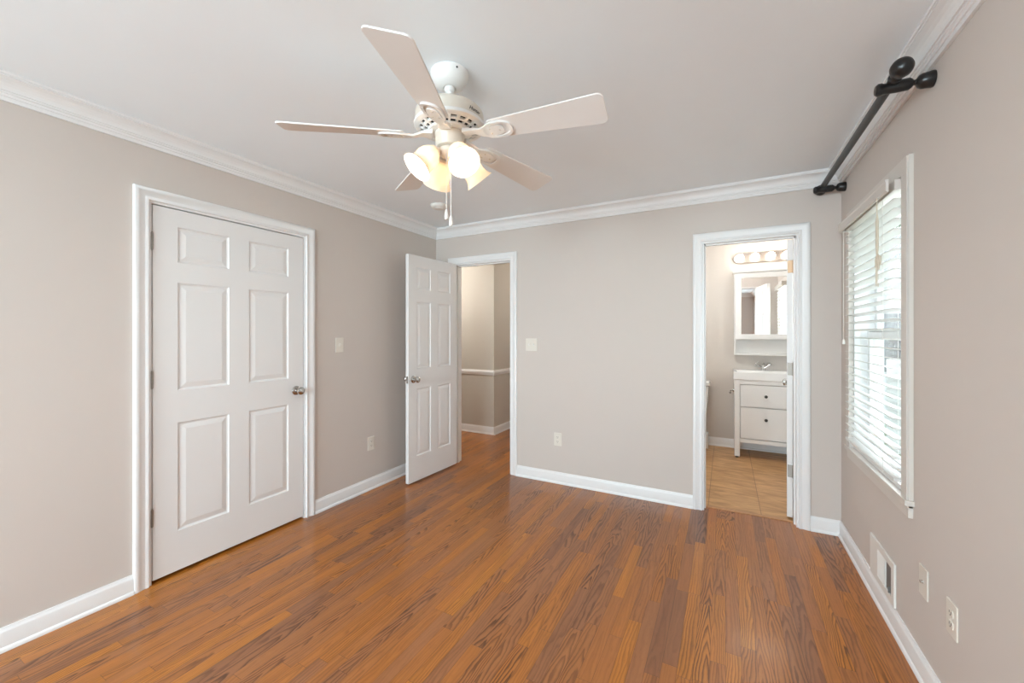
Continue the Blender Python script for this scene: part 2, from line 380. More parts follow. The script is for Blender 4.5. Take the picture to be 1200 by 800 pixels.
wl = MB()
wl.box((XL-TW, YR-TW, 0), (XL, CL0, H)); wl.box((XL-TW, CL1, 0), (XL, YBW, H)); wl.box((XL-TW, CL0, DH), (XL, CL1, H))
struct(wl.build('wall_left', 'wall'))
wbk = MB()
wbk.box((XL, YB, 0), (HD0, YBW, H)); wbk.box((HD0, YB, DH), (HD1, YBW, H)); wbk.box((HD1, YB, 0), (BD0, YBW, H))
wbk.box((BD0, YB, DH-0.015), (BD1, YBW, H)); wbk.box((BD1, YB, 0), (XR, YBW, H))
struct(wbk.build('wall_back', 'wall'))
wrt = MB(); X2 = XR+0.14
wrt.box((XR, YR-TW, 0), (X2, W0, H)); wrt.box((XR, W0, 0), (X2, W1, WZ0)); wrt.box((XR, W0, WZ1), (X2, W1, H)); wrt.box((XR, W1, 0), (X2, V0, H))
wrt.box((XR, V0, 0), (X2, V1, VZ0)); wrt.box((XR, V0, VZ1), (X2, V1, H)); wrt.box((XR, V1, 0), (X2, YBATH+TW, H))
struct(wrt.build('wall_right', 'wall'))
wre = MB(); RZ0, RZ1 = 0.72, 2.05; xs = XL
for a, b in ADDED_REAR_WIN:
    wre.box((xs, YR-TW, 0), (a, YR, H)); wre.box((a, YR-TW, 0), (b, YR, RZ0)); wre.box((a, YR-TW, RZ1), (b, YR, H)); xs = b
wre.box((xs, YR-TW, 0), (XR, YR, H)); struct(wre.build('wall_rear', 'wall'))
wc = MB(); wc.box((XL-0.8, CL0-0.3, 0), (XL-0.75, CL1+0.3, H)); wc.box((XL-0.75, CL0-0.3, 0), (XL-TW, CL0-0.25, H)); wc.box((XL-0.75, CL1+0.25, 0), (XL-TW, CL1+0.3, H))
struct(wc.build('wall_closet', 'wall'))
wh = MB()
wh.box((XH0, YHW, 0), (XHC, YHW+0.1, H)); wh.box((XHC-0.1, YHW+0.1, 0), (XHC, 6.6, H)); wh.box((XHC-0.1, 6.6, 0), (XH1, 6.7, H))
wh.box((XH0-0.1, YBW-0.2, 0), (XH0, YHW+0.1, H)); wh.box((XH0, YBW-0.12, 0), (XL-TW, YBW, H))
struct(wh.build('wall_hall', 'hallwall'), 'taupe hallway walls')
wba = MB()
wba.box((XH1-0.1, YBW, 0), (XH1, 6.7, H)); wba.box((XH1, YBATH, 0), (XR, YBATH+TW, H)); struct(wba.build('wall_bathroom', 'bathwall'))

# crown moulding around the bedroom: one mitred run per wall
CP = [(0, 0), (0.080, 0), (0.080, 0.012), (0.073, 0.012), (0.073, 0.018), (0.066, 0.020), (0.054, 0.025), (0.043, 0.034), (0.035, 0.045), (0.031, 0.056), (0.030, 0.062), (0.023, 0.062), (0.023, 0.069), (0.017, 0.072), (0.017, 0.083), (0.011, 0.083), (0.011, 0.100), (0, 0.100)]
def crown(n, fn):
    b = MB(); k = len(CP); vs = [fn(p, d, 0) for p, d in CP]+[fn(p, d, 1) for p, d in CP]
    b.add(vs, [(i, (i+1) % k, k+(i+1) % k, k+i) for i in range(k)]); struct(b.build('trim_%d' % n, 'trim', smooth=False), 'white crown moulding')
e = 0.0005
crown(1, lambda p, d, t: (XL+e+p, (YR+p) if t == 0 else (YB-p), H-e-d))
crown(2, lambda p, d, t: ((XL+p) if t == 0 else (XR-p), YB-e-p, H-e-d))
crown(3, lambda p, d, t: (XR-e-p, (YR+p) if t == 0 else (YB-p), H-e-d))
crown(4, lambda p, d, t: ((XL+p) if t == 0 else (XR-p), YR+e+p, H-e-d))

# baseboards
BP = [(0, 0), (0.021, 0), (0.021, 0.008), (0.018, 0.015), (0.013, 0.019), (0.013, 0.080), (0.011, 0.086), (0.008, 0.090), (0.006, 0.100), (0, 0.100)]
def base(name, runs):
    b = MB()
    for fn, a, c in runs: b.sweep(BP, a, c, fn)
    return struct(b.build(name, 'trim', smooth=True), 'white baseboard')
CW = 0.066
base('baseboard_left', [(lambda u, v, t: (XL+u, t, v), YR, CL0-CW), (lambda u, v, t: (XL+u, t, v), CL1+CW, YB)])
base('baseboard_back', [(lambda u, v, t: (t, YB-u, v), XL, HD0-CW), (lambda u, v, t: (t, YB-u, v), HD1+CW, BD0-CW), (lambda u, v, t: (t, YB-u, v), BD1+CW, XR)])
base('baseboard_right', [(lambda u, v, t: (XR-u, t, v), YR, YB)])
base('baseboard_rear', [(lambda u, v, t: (t, YR+u, v), XL, XR)])
base('baseboard_hall', [(lambda u, v, t: (t, YHW-u, v), XH0, XHC), (lambda u, v, t: (XHC+u, t, v), YHW-0.021, 6.6)])
base('baseboard_bathroom', [(lambda u, v, t: (t, YBATH-u, v), XH1, XR), (lambda u, v, t: (XR-u, t, v), YBW, YBATH)])
RP = [(0, 0), (0.010, 0), (0.014, 0.008), (0.014, 0.018), (0.020, 0.026), (0.020, 0.044), (0.014, 0.050), (0.012, 0.060), (0, 0.066)]
b = MB(); b.sweep(RP, XH0, XHC, lambda u, v, t: (t, YHW-u, 0.788+v)); b.sweep(RP, YHW-0.02, 6.6, lambda u, v, t: (XHC+u, t, 0.788+v))
struct(b.build('trim_5', 'trim', smooth=True), 'white chair rail in the hallway')

# door casings and jambs
KP = [(0, 0), (0, 0.009), (0.003, 0.012), (0.014, 0.012), (0.017, 0.010), (0.030, 0.011), (0.040, 0.015), (0.046, 0.018), (0.060, 0.018), (0.064, 0.015), (CW, 0.010), (CW, 0)]
def casing(n, a0, a1, zt, put, depth, stop, label):
    b = MB(); k = len(KP)
    loops = []
    for (a, z, da, dz) in ((a0, 0, -1, 0), (a0, zt, -1, 1), (a1, zt, 1, 1), (a1, 0, 1, 0)):
        loops.append([put(a+da*u, z+dz*u, t) for u, t in KP])
    vs = sum(loops, []); fs = []
    for i in range(3):
        for q in range(k): fs.append((i*k+q, i*k+(q+1) % k, (i+1)*k+(q+1) % k, (i+1)*k+q))
    fs += [tuple(range(k)), tuple(3*k+q for q in range(k))[::-1]]
    b.add(vs, fs)
    def slab(A, B): b.box(put(*A), put(*B))
    J = 0.012
    slab((a0, 0, 0.0), (a0+J, zt, -depth)); slab((a1-J, 0, 0.0), (a1, zt, -depth)); slab((a0+J, zt-J, 0.0), (a1-J, zt, -depth))
    if stop:
        s0, s1 = stop
        slab((a0+J, 0, -s0), (a0+J+0.010, zt-J, -s1)); slab((a1-J-0.010, 0, -s0), (a1-J, zt-J, -s1)); slab((a0+J, zt-J-0.010, -s0), (a1-J, zt-J, -s1))
    return struct(b.build('trim_%d' % n, 'trim', smooth=True), label)
casing(6, CL0, CL1, DH, lambda a, z, t: (XL+t, a, z), TW, (0.045, 0.075), 'white casing around the closet door')
casing(7, HD0, HD1, DH, lambda a, z, t: (a, YB-t, z), TW, (0.045, 0.075), 'white casing around the hallway door')
casing(8, BD0, BD1, DH-0.015, lambda a, z, t: (a, YB-t, z), TW, (0.045, 0.075), 'white casing around the bathroom doorway')
b = MB(); b.box((BD0+0.012, YB+0.068, 0.0), (BD1-0.012, YB+0.10, 0.006)); struct(b.build('trim_9', 'thresh', bevel=0.003), 'oak threshold strip')

# ------------------------------------------------------------------ six panel doors
def door_leaf(w, z0, z1, th, stile=0.112, mull=0.118):
    """local: hinge edge at x=0, leaf along +x, faces at y=0 and y=th"""
    b = MB(); pw = (w-2*stile-mull)/2
    xs = [0, stile, stile+pw, stile+pw+mull, w-stile, w]; zs = [z0, 0.240, 0.848, 1.030, 1.634, 1.748, 1.946, z1]
    rings = [(0, 0), (0.004, 0.006), (0.012, 0.0085), (0.020, 0.006), (0.040, 0.0015), (0.046, 0.0015)]
    for side in (0, 1):
        yy = lambda d: d if side == 0 else th-d
        for i in range(5):
            for j in range(7):
                x0, x1, a0, a1 = xs[i], xs[i+1], zs[j], zs[j+1]
                if i in (1, 3) and j in (1, 3, 5):
                    vs = []; fs = []
                    for o, d in rings:
                        o2 = min(o, (min(x1-x0, a1-a0))*0.45)
                        vs += [(x0+o2, yy(d), a0+o2), (x1-o2, yy(d), a0+o2), (x1-o2, yy(d), a1-o2), (x0+o2, yy(d), a1-o2)]
                    for q in range(len(rings)-1):
                        for c in range(4): fs.append((q*4+c, q*4+(c+1) % 4, q*4+4+(c+1) % 4, q*4+4+c))
                    q = (len(rings)-1)*4; fs.append((q, q+1, q+2, q+3)); b.add(vs, fs)
                else:
                    b.add([(x0, yy(0), a0), (x1, yy(0), a0), (x1, yy(0), a1), (x0, yy(0), a1)], [(0, 1, 2, 3)])
    for i in range(5):
        for z in (z0, z1): b.add([(xs[i], 0, z), (xs[i+1], 0, z), (xs[i+1], th, z), (xs[i], th, z)], [(0, 1, 2, 3)])
    for j in range(7):
        for x in (0, w): b.add([(x, 0, zs[j]), (x, th, zs[j]), (x, th, zs[j+1]), (x, 0, zs[j+1])], [(0, 1, 2, 3)])
    return b
KNOB = [(0.0325, 0), (0.0325, 0.004), (0.028, 0.009), (0.014, 0.012), (0.011, 0.020), (0.011, 0.030), (0.016, 0.036), (0.024, 0.042), (0.0275, 0.050), (0.0265, 0.059), (0.020, 0.065), (0.010, 0.068), (1e-5, 0.0685)]
def knob(parent, x, z, th, sides):
    for s_ in sides:
        b = MB()
        T = T_((x, 0, z)) @ R(PI/2, 4, 'X') if s_ < 0 else T_((x, th, z)) @ R(-PI/2, 4, 'X')
        b.lathe(KNOB, T, 32)
        b.build('door_knob', 'nickel', parent, smooth=True, local=True)
def hinge(parent, zs, mt, y=-0.004, x=-0.003, leafy=None):
    for z, m_ in zip(zs, mt):
        b = MB()
        for q in range(5):
            b.lathe([(0.0058, q*0.0182), (0.0058, q*0.0182+0.0172)], T_((x, y, z-0.046)), 14)
        b.lathe([(0.0035, -0.004), (0.0045, 0), (0.0045, 0.092), (0.0035, 0.096)], T_((x, y, z-0.046)), 12)
        if leafy: b.box((0.0-0.0015, leafy[0], z-0.045), (0.0005, leafy[1], z+0.045))
        b.build('hinge', m_, parent, smooth=True, local=True)
# closet door: closed, hinges to the near side; local +x -> world +y, local +y -> world -x
o = door_leaf(0.874, 0.018, 2.042, 0.035).build('door_1', 'door'); o.location = (XL-0.004, CL0+0.018, 0); o.rotation_euler = (0, 0, PI/2)
struct(o, 'closed white six panel closet door'); knob(o, 0.820, 0.940, 0.035, (-1,)); hinge(o, (1.847, 1.10, 0.357), ('hinge',)*3, y=-0.003, x=-0.004)
# hallway door: swung into the room beside the left wall
o = door_leaf(0.668, 0.016, 2.052, 0.035, 0.100, 0.100).build('door_2', 'door'); o.location = (HD0+0.016, YB-0.020, 0); o.rotation_euler = (0, 0, -PI/2-math.radians(3.0))
struct(o, 'white six panel hallway door standing open'); knob(o, 0.610, 0.937, 0.035, (-1, 1)); hinge(o, (1.847, 1.10, 0.357), ('hinge',)*3, y=-0.004, x=-0.002)
b = MB(); b.box((0.6675, 0.007, 0.905), (0.6692, 0.028, 0.968)); b.box((0.668, 0.011, 0.928), (0.678, 0.024, 0.946)); b.build('latch', 'nickel', o, local=True)
# bathroom door: swung into the bathroom, seen along its hinge edge
o = door_leaf(0.58, 0.016, 2.028, 0.035, 0.092, 0.092).build('door_3', 'door'); o.location = (BD1-0.019, YBW+0.006, 0); o.rotation_euler = (0, 0, PI/2-math.radians(10.5))
struct(o, 'white bathroom door open into the bathroom, hinge edge showing'); knob(o, 0.525, 0.94, 0.035, (-1, 1))
hinge(o, (1.834, 1.09, 0.35), ('copper', 'hinge', 'hinge'), y=-0.004, x=-0.005, leafy=(0.0, 0.030))
# strike plate in the hallway jamb
b = MB(); b.box((HD1-0.0145, YB+0.012, 0.90), (HD1-0.0118, YB+0.036, 0.97)); struct(b.build('trim_10', 'nickel'), 'metal strike plate in the door jamb')

# ------------------------------------------------------------------ windows
def window(n, y0, y1, z0, z1, xface, flip=1, rear=False, lab=''):
    """opening in a wall; put(a, z, t): a along the wall, t from the room face into the wall"""
    put = (lambda a, z, t: (xface+t, a, z)) if not rear else (lambda a, z, t: (a, xface-t, z))
    def bx(bm, A, B): bm.box(put(*A), put(*B))
    f = MB(); e_ = 0.02; D = 0.135 if not rear else 0.115
    for A, B in (((y0, z0, 0.0), (y0+e_, z1, D)), ((y1-e_, z0, 0.0), (y1, z1, D)), ((y0+e_, z1-e_, 0.0), (y1-e_, z1, D)), ((y0+e_, z0, 0.0), (y1-e_, z0+e_, D))): bx(f, A, B)
    o = f.build('window_%d' % n, 'trim'); struct(o, lab)
    zm = (z0+z1)/2
    for (a, c, t0) in ((z0+e_, zm+0.02, 0.060), (zm-0.02, z1-e_, 0.092)):
        s_ = MB(); q = 0.042
        ya, yb = y0+e_+0.001, y1-e_-0.001
        for A, B in (((ya, a, t0), (ya+q, c, t0+0.03)), ((yb-q, a, t0), (yb, c, t0+0.03)), ((ya+q, a, t0), (yb-q, a+q, t0+0.03)), ((ya+q, c-q, t0), (yb-q, c, t0+0.03))): bx(s_, A, B)
        so = s_.build('sash', 'trim', o, bevel=0.002)
        g = MB(); bx(g, (ya+q, a+q, t0+0.012), (yb-q, c-q, t0+0.016)); g.build('glass_pane', 'glass', so)
    return o
win = window(1, W0, W1, WZ0, WZ1, XR, lab='double hung bedroom window behind the blind')
window(2, V0, V1, VZ0, VZ1, XR, lab='bathroom window seen in the mirror')
for k, (a, c) in enumerate(ADDED_REAR_WIN): window(3+k, a, c, RZ0, RZ1, YR, rear=True, lab='window added for fill light in the unseen wall behind the camera')
def win_trim(n, y0, y1, z0, z1, lab):
    b = MB(); t = 0.022; c = 0.055
    b.box((XR-t, y0-c, z0), (XR, y0+0.004, z1)); b.box((XR-t, y1-0.004, z0), (XR, y1+c+0.015, z1)); b.box((XR-t, y0-c, z1), (XR, y1+c+0.015, z1+0.066))
    b.box((XR-t+0.006, y0-c-0.005, z0), (XR, y0-c, z1+0.070)); b.box((XR-t+0.006, y0-c-0.005, z1+0.066), (XR, y1+c+0.015, z1+0.070))
    b.box((XR-0.030, y0-c-0.012, z0-0.022), (XR+0.05, y1+c+0.02, z0)); 
    b.box((XR-0.016, y0-c, z0-0.075), (XR, y1+c+0.015, z0-0.022)); b.box((XR-0.020, y0-c, z0-0.034), (XR, y1+c+0.015, z0-0.022))
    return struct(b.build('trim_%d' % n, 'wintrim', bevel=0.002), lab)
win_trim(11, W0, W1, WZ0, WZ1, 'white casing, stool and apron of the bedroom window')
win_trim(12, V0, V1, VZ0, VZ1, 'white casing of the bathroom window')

def blind(y0, y1, z0, z1, label, detail=True):
    t = thing('window_blind', label, 'blind', (XR, (y0+y1)/2, z0))
    b = MB(); b.box((XR-0.040, y0, z1-0.045), (XR+0.008, y1, z1-0.002)); hr = b.build('headrail', 'rail', t, bevel=0.002)
    b = MB(); b.sweep([(0, 0), (0.006, 0), (0.010, 0.004), (0.010, 0.040), (0.012, 0.046), (0.012, 0.052), (0, 0.052)], y0-0.004, y1+0.015, lambda u, v, q: (XR-0.060-u, q, z1-0.052+v))
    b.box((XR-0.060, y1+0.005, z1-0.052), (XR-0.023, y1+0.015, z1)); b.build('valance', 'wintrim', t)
    pitch = 0.0432; n = int((z1-0.075-z0-0.03)/pitch); tl = math.radians(10)
    b = MB()
    for k in range(n):
        zc = z1-0.085-k*pitch; xc = XR-0.017
        pr = []
        for q in range(7):
            u = -0.025+0.05*q/6; pr.append((u, 0.0014*math.cos(u/0.025*1.4)))
        prof = pr+[(u, v-0.0026) for u, v in reversed(pr)]
        b.sweep(prof, y0+0.004, y1-0.004, lambda u, v, q, zc=zc, xc=xc: (xc+u*math.cos(tl)+v*math.sin(tl), q, zc-u*math.sin(tl)+v*math.cos(tl)))
    b.build('slats', 'slat', t, smooth=True)
    zb = z1-0.085-n*pitch
    b = MB(); b.box((XR-0.042, y0+0.004, zb-0.010), (XR+0.008, y1-0.004, zb+0.006)); b.build('bottom_rail', 'slat', t, bevel=0.003)
    for yy in (y0+0.13, y1-0.10):
        b = MB()
        for dx in (-0.045, 0.009): b.cyl((XR+dx, yy, zb-0.008), (XR+dx, yy, z1-0.05), 0.0011, n=6)
        b.build('ladder_cord', 'white', t)
    if detail:
        yy = y0+0.075; xx = XR-0.078
        b = MB()
        b.tube([(xx, yy, z1-0.055), (xx+0.001, yy+0.003, z1-0.14), (xx, yy, z1-0.20)], 0.0016, 8)
        b.tube([(xx, yy+0.006, z1-0.055), (xx, yy+0.004, z1-0.14), (xx, yy+0.002, z1-0.20)], 0.0016, 8)
        b.tube([(xx, yy, z1-0.13), (xx, yy, z1-0.16), (xx, yy, z1-0.28), (xx, yy, z1-0.31)], [0.003, 0.006, 0.006, 0.004], 10)
        c = b.build('pull_cord', 'cord', t, smooth=True)
        b = MB(); rng = random.Random(3)
        for k in range(7):
            dy, dx, dz = rng.uniform(-0.018, 0.018), rng.uniform(-0.008, 0.008), rng.uniform(0, 0.05)
            b.tube([(xx, yy, z1-0.305), (xx+dx, yy+dy, z1-0.318-dz*0.5), (xx+dx, yy+dy, z1-0.335-dz)], [0.002, 0.005, 0.0035], 8)
        for k in range(5):
            dy = rng.uniform(-0.012, 0.02); b.tube([(xx, yy+dy*0.3, z1-0.33), (xx, yy+dy, z1-0.38), (xx, yy+dy*1.3, z1-0.43-rng.uniform(0, 0.03))], 0.0012, 6)
        b.build('tassel', 'cord', c, smooth=True)
        yy = y1-0.015; xx = XR-0.052
        b = MB(); b.cyl((xx, yy, 1.31), (xx, yy, z1-0.05), 0.0012, n=6); c = b.build('tilt_cord', 'white', t)
        b = MB(); b.lathe([(0.002, 0.03), (0.006, 0.024), (0.008, 0.008), (0.008, 0.0), (0.002, -0.002)], T_((xx, yy, 1.285)), 12); b.build('tassel', 'white', c, smooth=True)
    return t
blind(W0+0.012, W1-0.006, WZ0+0.005, WZ1-0.005, 'white slatted window blind with tangled tan pull cord below the charcoal curtain rod')
blind(V0+0.012, V1-0.006, VZ0+0.005, VZ1-0.005, 'white slatted window blind seen only in the bathroom mirror', detail=False)

# ------------------------------------------------------------------ ceiling fan
FX, FY, DZ = -1.023, 1.371, 0.020
fan = thing('ceiling_fan', 'white ceiling fan with five blades and four lit frosted glass shades', 'ceiling fan', (FX, FY, H))
F0 = T_((FX, FY, 0)); F1 = T_((FX, FY, DZ))
b = MB(); b.lathe([(0.0785, 2.4395), (0.0795, 2.434), (0.0785, 2.424), (0.073, 2.408), (0.064, 2.394), (0.050, 2.383), (0.036, 2.377), (0.027, 2.376), (0.026, 2.380), (0.010, 2.384)], F0, 48)
cano = b.build('canopy', 'fan', fan, smooth=True)
for a in (-0.55, PI-0.55): MB().ball((FX+0.078*math.cos(a), FY+0.078*math.sin(a), 2.424), 0.004, n=10).build('screw', 'slot', cano, smooth=True)
b = MB(); b.lathe([(0.010, 2.384), (0.022, 2.380), (0.0235, 2.372), (0.020, 2.362), (0.0135, 2.358), (0.0135, 2.312), (0.020, 2.309), (0.024, 2.300), (0.024, 2.268)], F0, 28); b.build('downrod', 'fan', fan, smooth=True)
b = MB(); b.lathe([(0.024, 2.284), (0.060, 2.282), (0.105, 2.272), (0.128, 2.262), (0.139, 2.250), (0.142, 2.240), (0.142, 2.214), (0.1415, 2.203), (0.120, 2.202)], F1, 48)
hous = b.build('motor_housing', 'fancream', fan, smooth=True)
# vent ring: lip, hub ring and spokes, near-black cone painted in for shade behind
b = MB(); b.shell([(0.128, 2.202), (0.145, 2.204), (0.147, 2.198), (0.145, 2.191), (0.135, 2.187), (0.122, 2.186), (0.120, 2.196)], F1, 48)
b.shell([(0.076, 2.182), (0.090, 2.178), (0.092, 2.174), (0.088, 2.169), (0.070, 2.166), (0.060, 2.166), (0.060, 2.182)], F1, 40)
for k in range(20):
    a = 2*PI*k/20; T = F1 @ R(a, 4, 'Z')
    b.add([(0.086, -0.0035, 2.171), (0.086, 0.0035, 2.171), (0.126, 0.0065, 2.186), (0.126, -0.0065, 2.186), (0.086, -0.0045, 2.179), (0.086, 0.0045, 2.179), (0.126, 0.0065, 2.195), (0.126, -0.0065, 2.195)],
          [(0, 1, 2, 3), (7, 6, 5, 4), (0, 4, 5, 1), (1, 5, 6, 2), (2, 6, 7, 3), (3, 7, 4, 0)], T)
b.shell([(0.103, 2.178), (0.110, 2.181), (0.110, 2.189), (0.103, 2.186)], F1, 48)
b.build('vent_ring', 'fan', fan, smooth=True)
b = MB(); b.lathe([(0.135, 2.200), (0.060, 2.196), (0.060, 2.182)], F1, 40); b.build('vent_shade_cone', 'slot', hous)
# lettering on the housing
cu = bpy.data.curves.new('logo', 'FONT'); cu.body = 'Hunter'; cu.size = 0.021; cu.shear = 0.35; cu.align_x = 'CENTER'; cu.extrude = 0.0; cu.offset = 0.0004
to = bpy.data.objects.new('logo_text', cu); COL.objects.link(to); bpy.context.view_layer.update()
me = bpy.data.meshes.new_from_object(to.evaluated_get(bpy.context.evaluated_depsgraph_get())); COL.objects.unlink(to); bpy.data.objects.remove(to)
a0 = math.radians(351)
for v in me.vertices:
    a = a0+v.co.x/0.1425; v.co = Vector((0.1426*math.cos(a), 0.1426*math.sin(a), 2.214+DZ+v.co.y-H))
me.materials.clear(); me.materials.append(M['slot']); lo = bpy.data.objects.new('logo', me); COL.objects.link(lo); lo.parent = hous
# blades and irons
def rounded(pts, rad, n=6):
    out = []
    for i, p in enumerate(pts):
        p = Vector(p); a = Vector(pts[i-1]); c = Vector(pts[(i+1) % len(pts)])
        r = rad[i] if isinstance(rad, (list, tuple)) else rad
        u = (a-p).normalized(); v = (c-p).normalized(); ang = u.angle(v); d = r/math.tan(ang/2)
        p0, p1 = p+u*d, p+v*d; ce_ = p+(u+v).normalized()*(r/math.sin(ang/2))
        a0_ = math.atan2(*(p0-ce_).yx); a1_ = math.atan2(*(p1-ce_).yx); da = (a1_-a0_+PI) % (2*PI)-PI
        for k in range(n+1):
            t = a0_+da*k/n; out.append((ce_.x+r*math.cos(t), ce_.y+r*math.sin(t)))
    return out
BR = 0.650
blade_poly = rounded([(0.185, -0.046), (BR, -0.0715), (BR, 0.0715), (0.185, 0.046)], [0.02, 0.024, 0.024, 0.02])
def oval(cx, ax, by, n=28, pw=2.6):
    r = []
    for k in range(n):
        t = 2*PI*k/n; c, s_ = math.cos(t), math.sin(t)
        r.append((cx+ax*math.copysign(abs(c)**(2/pw), c), by*math.copysign(abs(s_)**(2/pw), s_)))
    return r
for k in range(5):
    az = math.radians(292.15+72*k)
    # local x radial, tilt 15.6 deg about the radial axis, slight droop
    T = T_((FX, FY, 2.153+DZ)) @ R(az, 4, 'Z') @ R(math.radians(3.4 if k == 0 else 2.2), 4, 'Y') @ R(math.radians(-15.2), 4, 'X')
    if k == 0: T = T @ R(math.radians(-0.5), 4, 'Z') @ Matrix.Diagonal((1, 1.06, 1, 1))
    bl = MB().extrude(blade_poly, 0.006, T).build('blade', 'blade', fan, bevel=0.0015)
    ir = MB()
    ir.ringplate(oval(0.226, 0.062, 0.041), oval(0.226, 0.050, 0.030), 0.008, T @ T_((0, 0, -0.0085)))
    T2 = T_((FX, FY, DZ)) @ R(az, 4, 'Z')
    Ti = T @ T_((0, 0, -0.0065))
    def pt(x, y, z): return tuple(Ti @ Vector((x, y, z)))
    def pf(x, y, z): return tuple(T2 @ Vector((x, y, z)))
    vs = [pf(0.072, -0.024, 2.150), pf(0.072, 0.024, 2.150), pf(0.072, 0.024, 2.168), pf(0.072, -0.024, 2.168),
          pf(0.110, -0.017, 2.152), pf(0.110, 0.017, 2.152), pf(0.110, 0.017, 2.162), pf(0.110, -0.017, 2.162),
          pt(0.150, -0.020, -0.002), pt(0.150, 0.020, -0.002), pt(0.150, 0.020, 0.006), pt(0.150, -0.020, 0.006),
          pt(0.188, -0.032, 0.000), pt(0.188, 0.032, 0.000), pt(0.188, 0.032, 0.006), pt(0.188, -0.032, 0.006)]
    fs = [(0, 1, 2, 3), (12, 15, 14, 13)]
    for q in (0, 4, 8):
        for c in range(4): fs.append((q+c, q+4+c, q+4+(c+1) % 4, q+(c+1) % 4))
    ir.add(vs, fs); ir.extrude(oval(0.208, 0.044, 0.026), 0.008, T @ T_((0, 0, -0.0085)))
    io = ir.build('blade_iron', 'fan', fan, smooth=True, bevel=0.001)
    for (sx, sy) in ((0.195, -0.012), (0.195, 0.012), (0.235, 0.0)):
        MB().ball((sx, sy, -0.0085), 0.0045, T, 10, (1, 1, 0.5)).build('screw', 'fancream', io, smooth=True)
# switch housing and light kit
b = MB(); b.lathe([(0.062, 2.166), (0.064, 2.158), (0.060, 2.152), (0.058, 2.118), (0.054, 2.108), (0.040, 2.102)], F1, 36); b.build('switch_housing', 'fancream', fan, smooth=True)
b = MB(); b.lathe([(0.040, 2.104), (0.046, 2.098), (0.046, 2.084), (0.036, 2.072), (0.020, 2.064), (0.012, 2.058), (0.012, 2.050), (0.007, 2.044), (1e-5, 2.041)], F1, 32)
b.build('light_fitter', 'fancream', fan, smooth=True)
SH = [(0.021, 0.0), (0.030, -0.006), (0.037, -0.018), (0.044, -0.034), (0.047, -0.050), (0.046, -0.064), (0.046, -0.078), (0.050, -0.093), (0.058, -0.107), (0.065, -0.114)]
shp = SH+[(r-0.0028, z-0.0003 if k == len(SH)-1 else z) for k, (r, z) in reversed(list(enumerate(SH)))]
for k in range(4):
    az = math.radians(240+90*k); tilt = math.radians(42)
    T = T_((FX, FY, DZ)) @ R(az, 4, 'Z')
    b = MB(); b.tube([tuple(T @ Vector(q)) for q in ((0.040, 0, 2.090), (0.052, 0, 2.092), (0.060, 0, 2.086), (0.066, 0, 2.079))], 0.0085, 12)
    ar = b.build('lamp_arm', 'fancream', fan, smooth=True)
    Ts = T @ T_((0.066, 0, 2.080)) @ R(-tilt, 4, 'Y')
    b = MB(); b.lathe([(0.010, 0.010), (0.024, 0.006), (0.026, 0.0), (0.026, -0.012), (0.021, -0.014)], Ts, 24); b.lathe([(0.013, -0.012), (0.013, -0.034)], Ts, 16); b.build('socket', 'fancream', ar, smooth=True)
    b = MB(); b.shell(shp, Ts, 36); b.build('lamp_shade', 'shade', fan, smooth=True)
    b = MB(); b.lathe([(0.011, -0.034), (0.013, -0.040), (0.019, -0.055), (0.022, -0.068), (0.020, -0.080), (0.012, -0.089), (1e-5, -0.092)], Ts, 20); b.build('bulb', 'bulb', fan, smooth=True)
for (dx, dy, zb) in ((0.006, -0.030, 1.850), (0.024, -0.024, 1.822)):
    b = MB(); x, y = FX+dx, FY+dy
    b.cyl((x, y, zb), (x, y, 2.112+DZ), 0.0014, n=8)
    for q in range(49): b.ball((x, y, zb+q*0.0057), 0.0021, n=6)
    c = b.build('pull_chain', 'white', fan, smooth=True)
    b = MB(); b.lathe([(0.002, 0.012), (0.005, 0.008), (0.007, -0.004), (0.0085, -0.022), (0.007, -0.030), (1e-5, -0.032)], T_((x, y, zb)), 14); b.build('chain_pull', 'white', c, smooth=True)

# ------------------------------------------------------------------ curtain rod
RX, RZ = XR-0.118, 2.312; YN, YF = 2.05, 3.29
rod = thing('curtain_rod', 'thick charcoal curtain rod on two black brackets high above the window', 'curtain rod', (XR, (YN+YF)/2, RZ))
MB().cyl((RX, YN-0.035, RZ), (RX, YF+0.035, RZ), 0.0165, n=28).build('rod', 'rod', rod, smooth=True)
FIN = [(0.0175, -0.004), (0.0215, 0), (0.0215, 0.010), (0.016, 0.014), (0.013, 0.018), (0.017, 0.022), (0.021, 0.026), (0.015, 0.031), (0.018, 0.036), (0.029, 0.048), (0.034, 0.064), (0.033, 0.080), (0.026, 0.094), (0.014, 0.102), (1e-5, 0.104)]
for yy, sg in ((YN-0.030, -1), (YF+0.030, 1)):
    pr = FIN if sg < 0 else [(r, z*0.72) for r, z in FIN]
    b = MB(); b.lathe(pr, T_((RX, yy, RZ)) @ R(PI/2 if sg < 0 else -PI/2, 4, 'X'), 28); b.build('finial', 'black', rod, smooth=True)
ARM = [(0.029, 0.0005), (0.030, 0.006), (0.028, 0.020), (0.027, 0.034), (0.021, 0.044), (0.010, 0.050), (0.010, 0.056), (0.017, 0.062), (0.022, 0.070), (0.022, 0.105), (0.020, 0.130), (0.020, 0.145), (0.023, 0.150), (0.023, 0.160), (0.016, 0.168), (1e-5, 0.171)]
for yy in (YN, YF):
    b = MB(); b.lathe(ARM, T_((XR, yy, RZ-0.018)) @ R(-PI/2, 4, 'Y'), 28)
    b.build('bracket', 'black', rod, smooth=True)

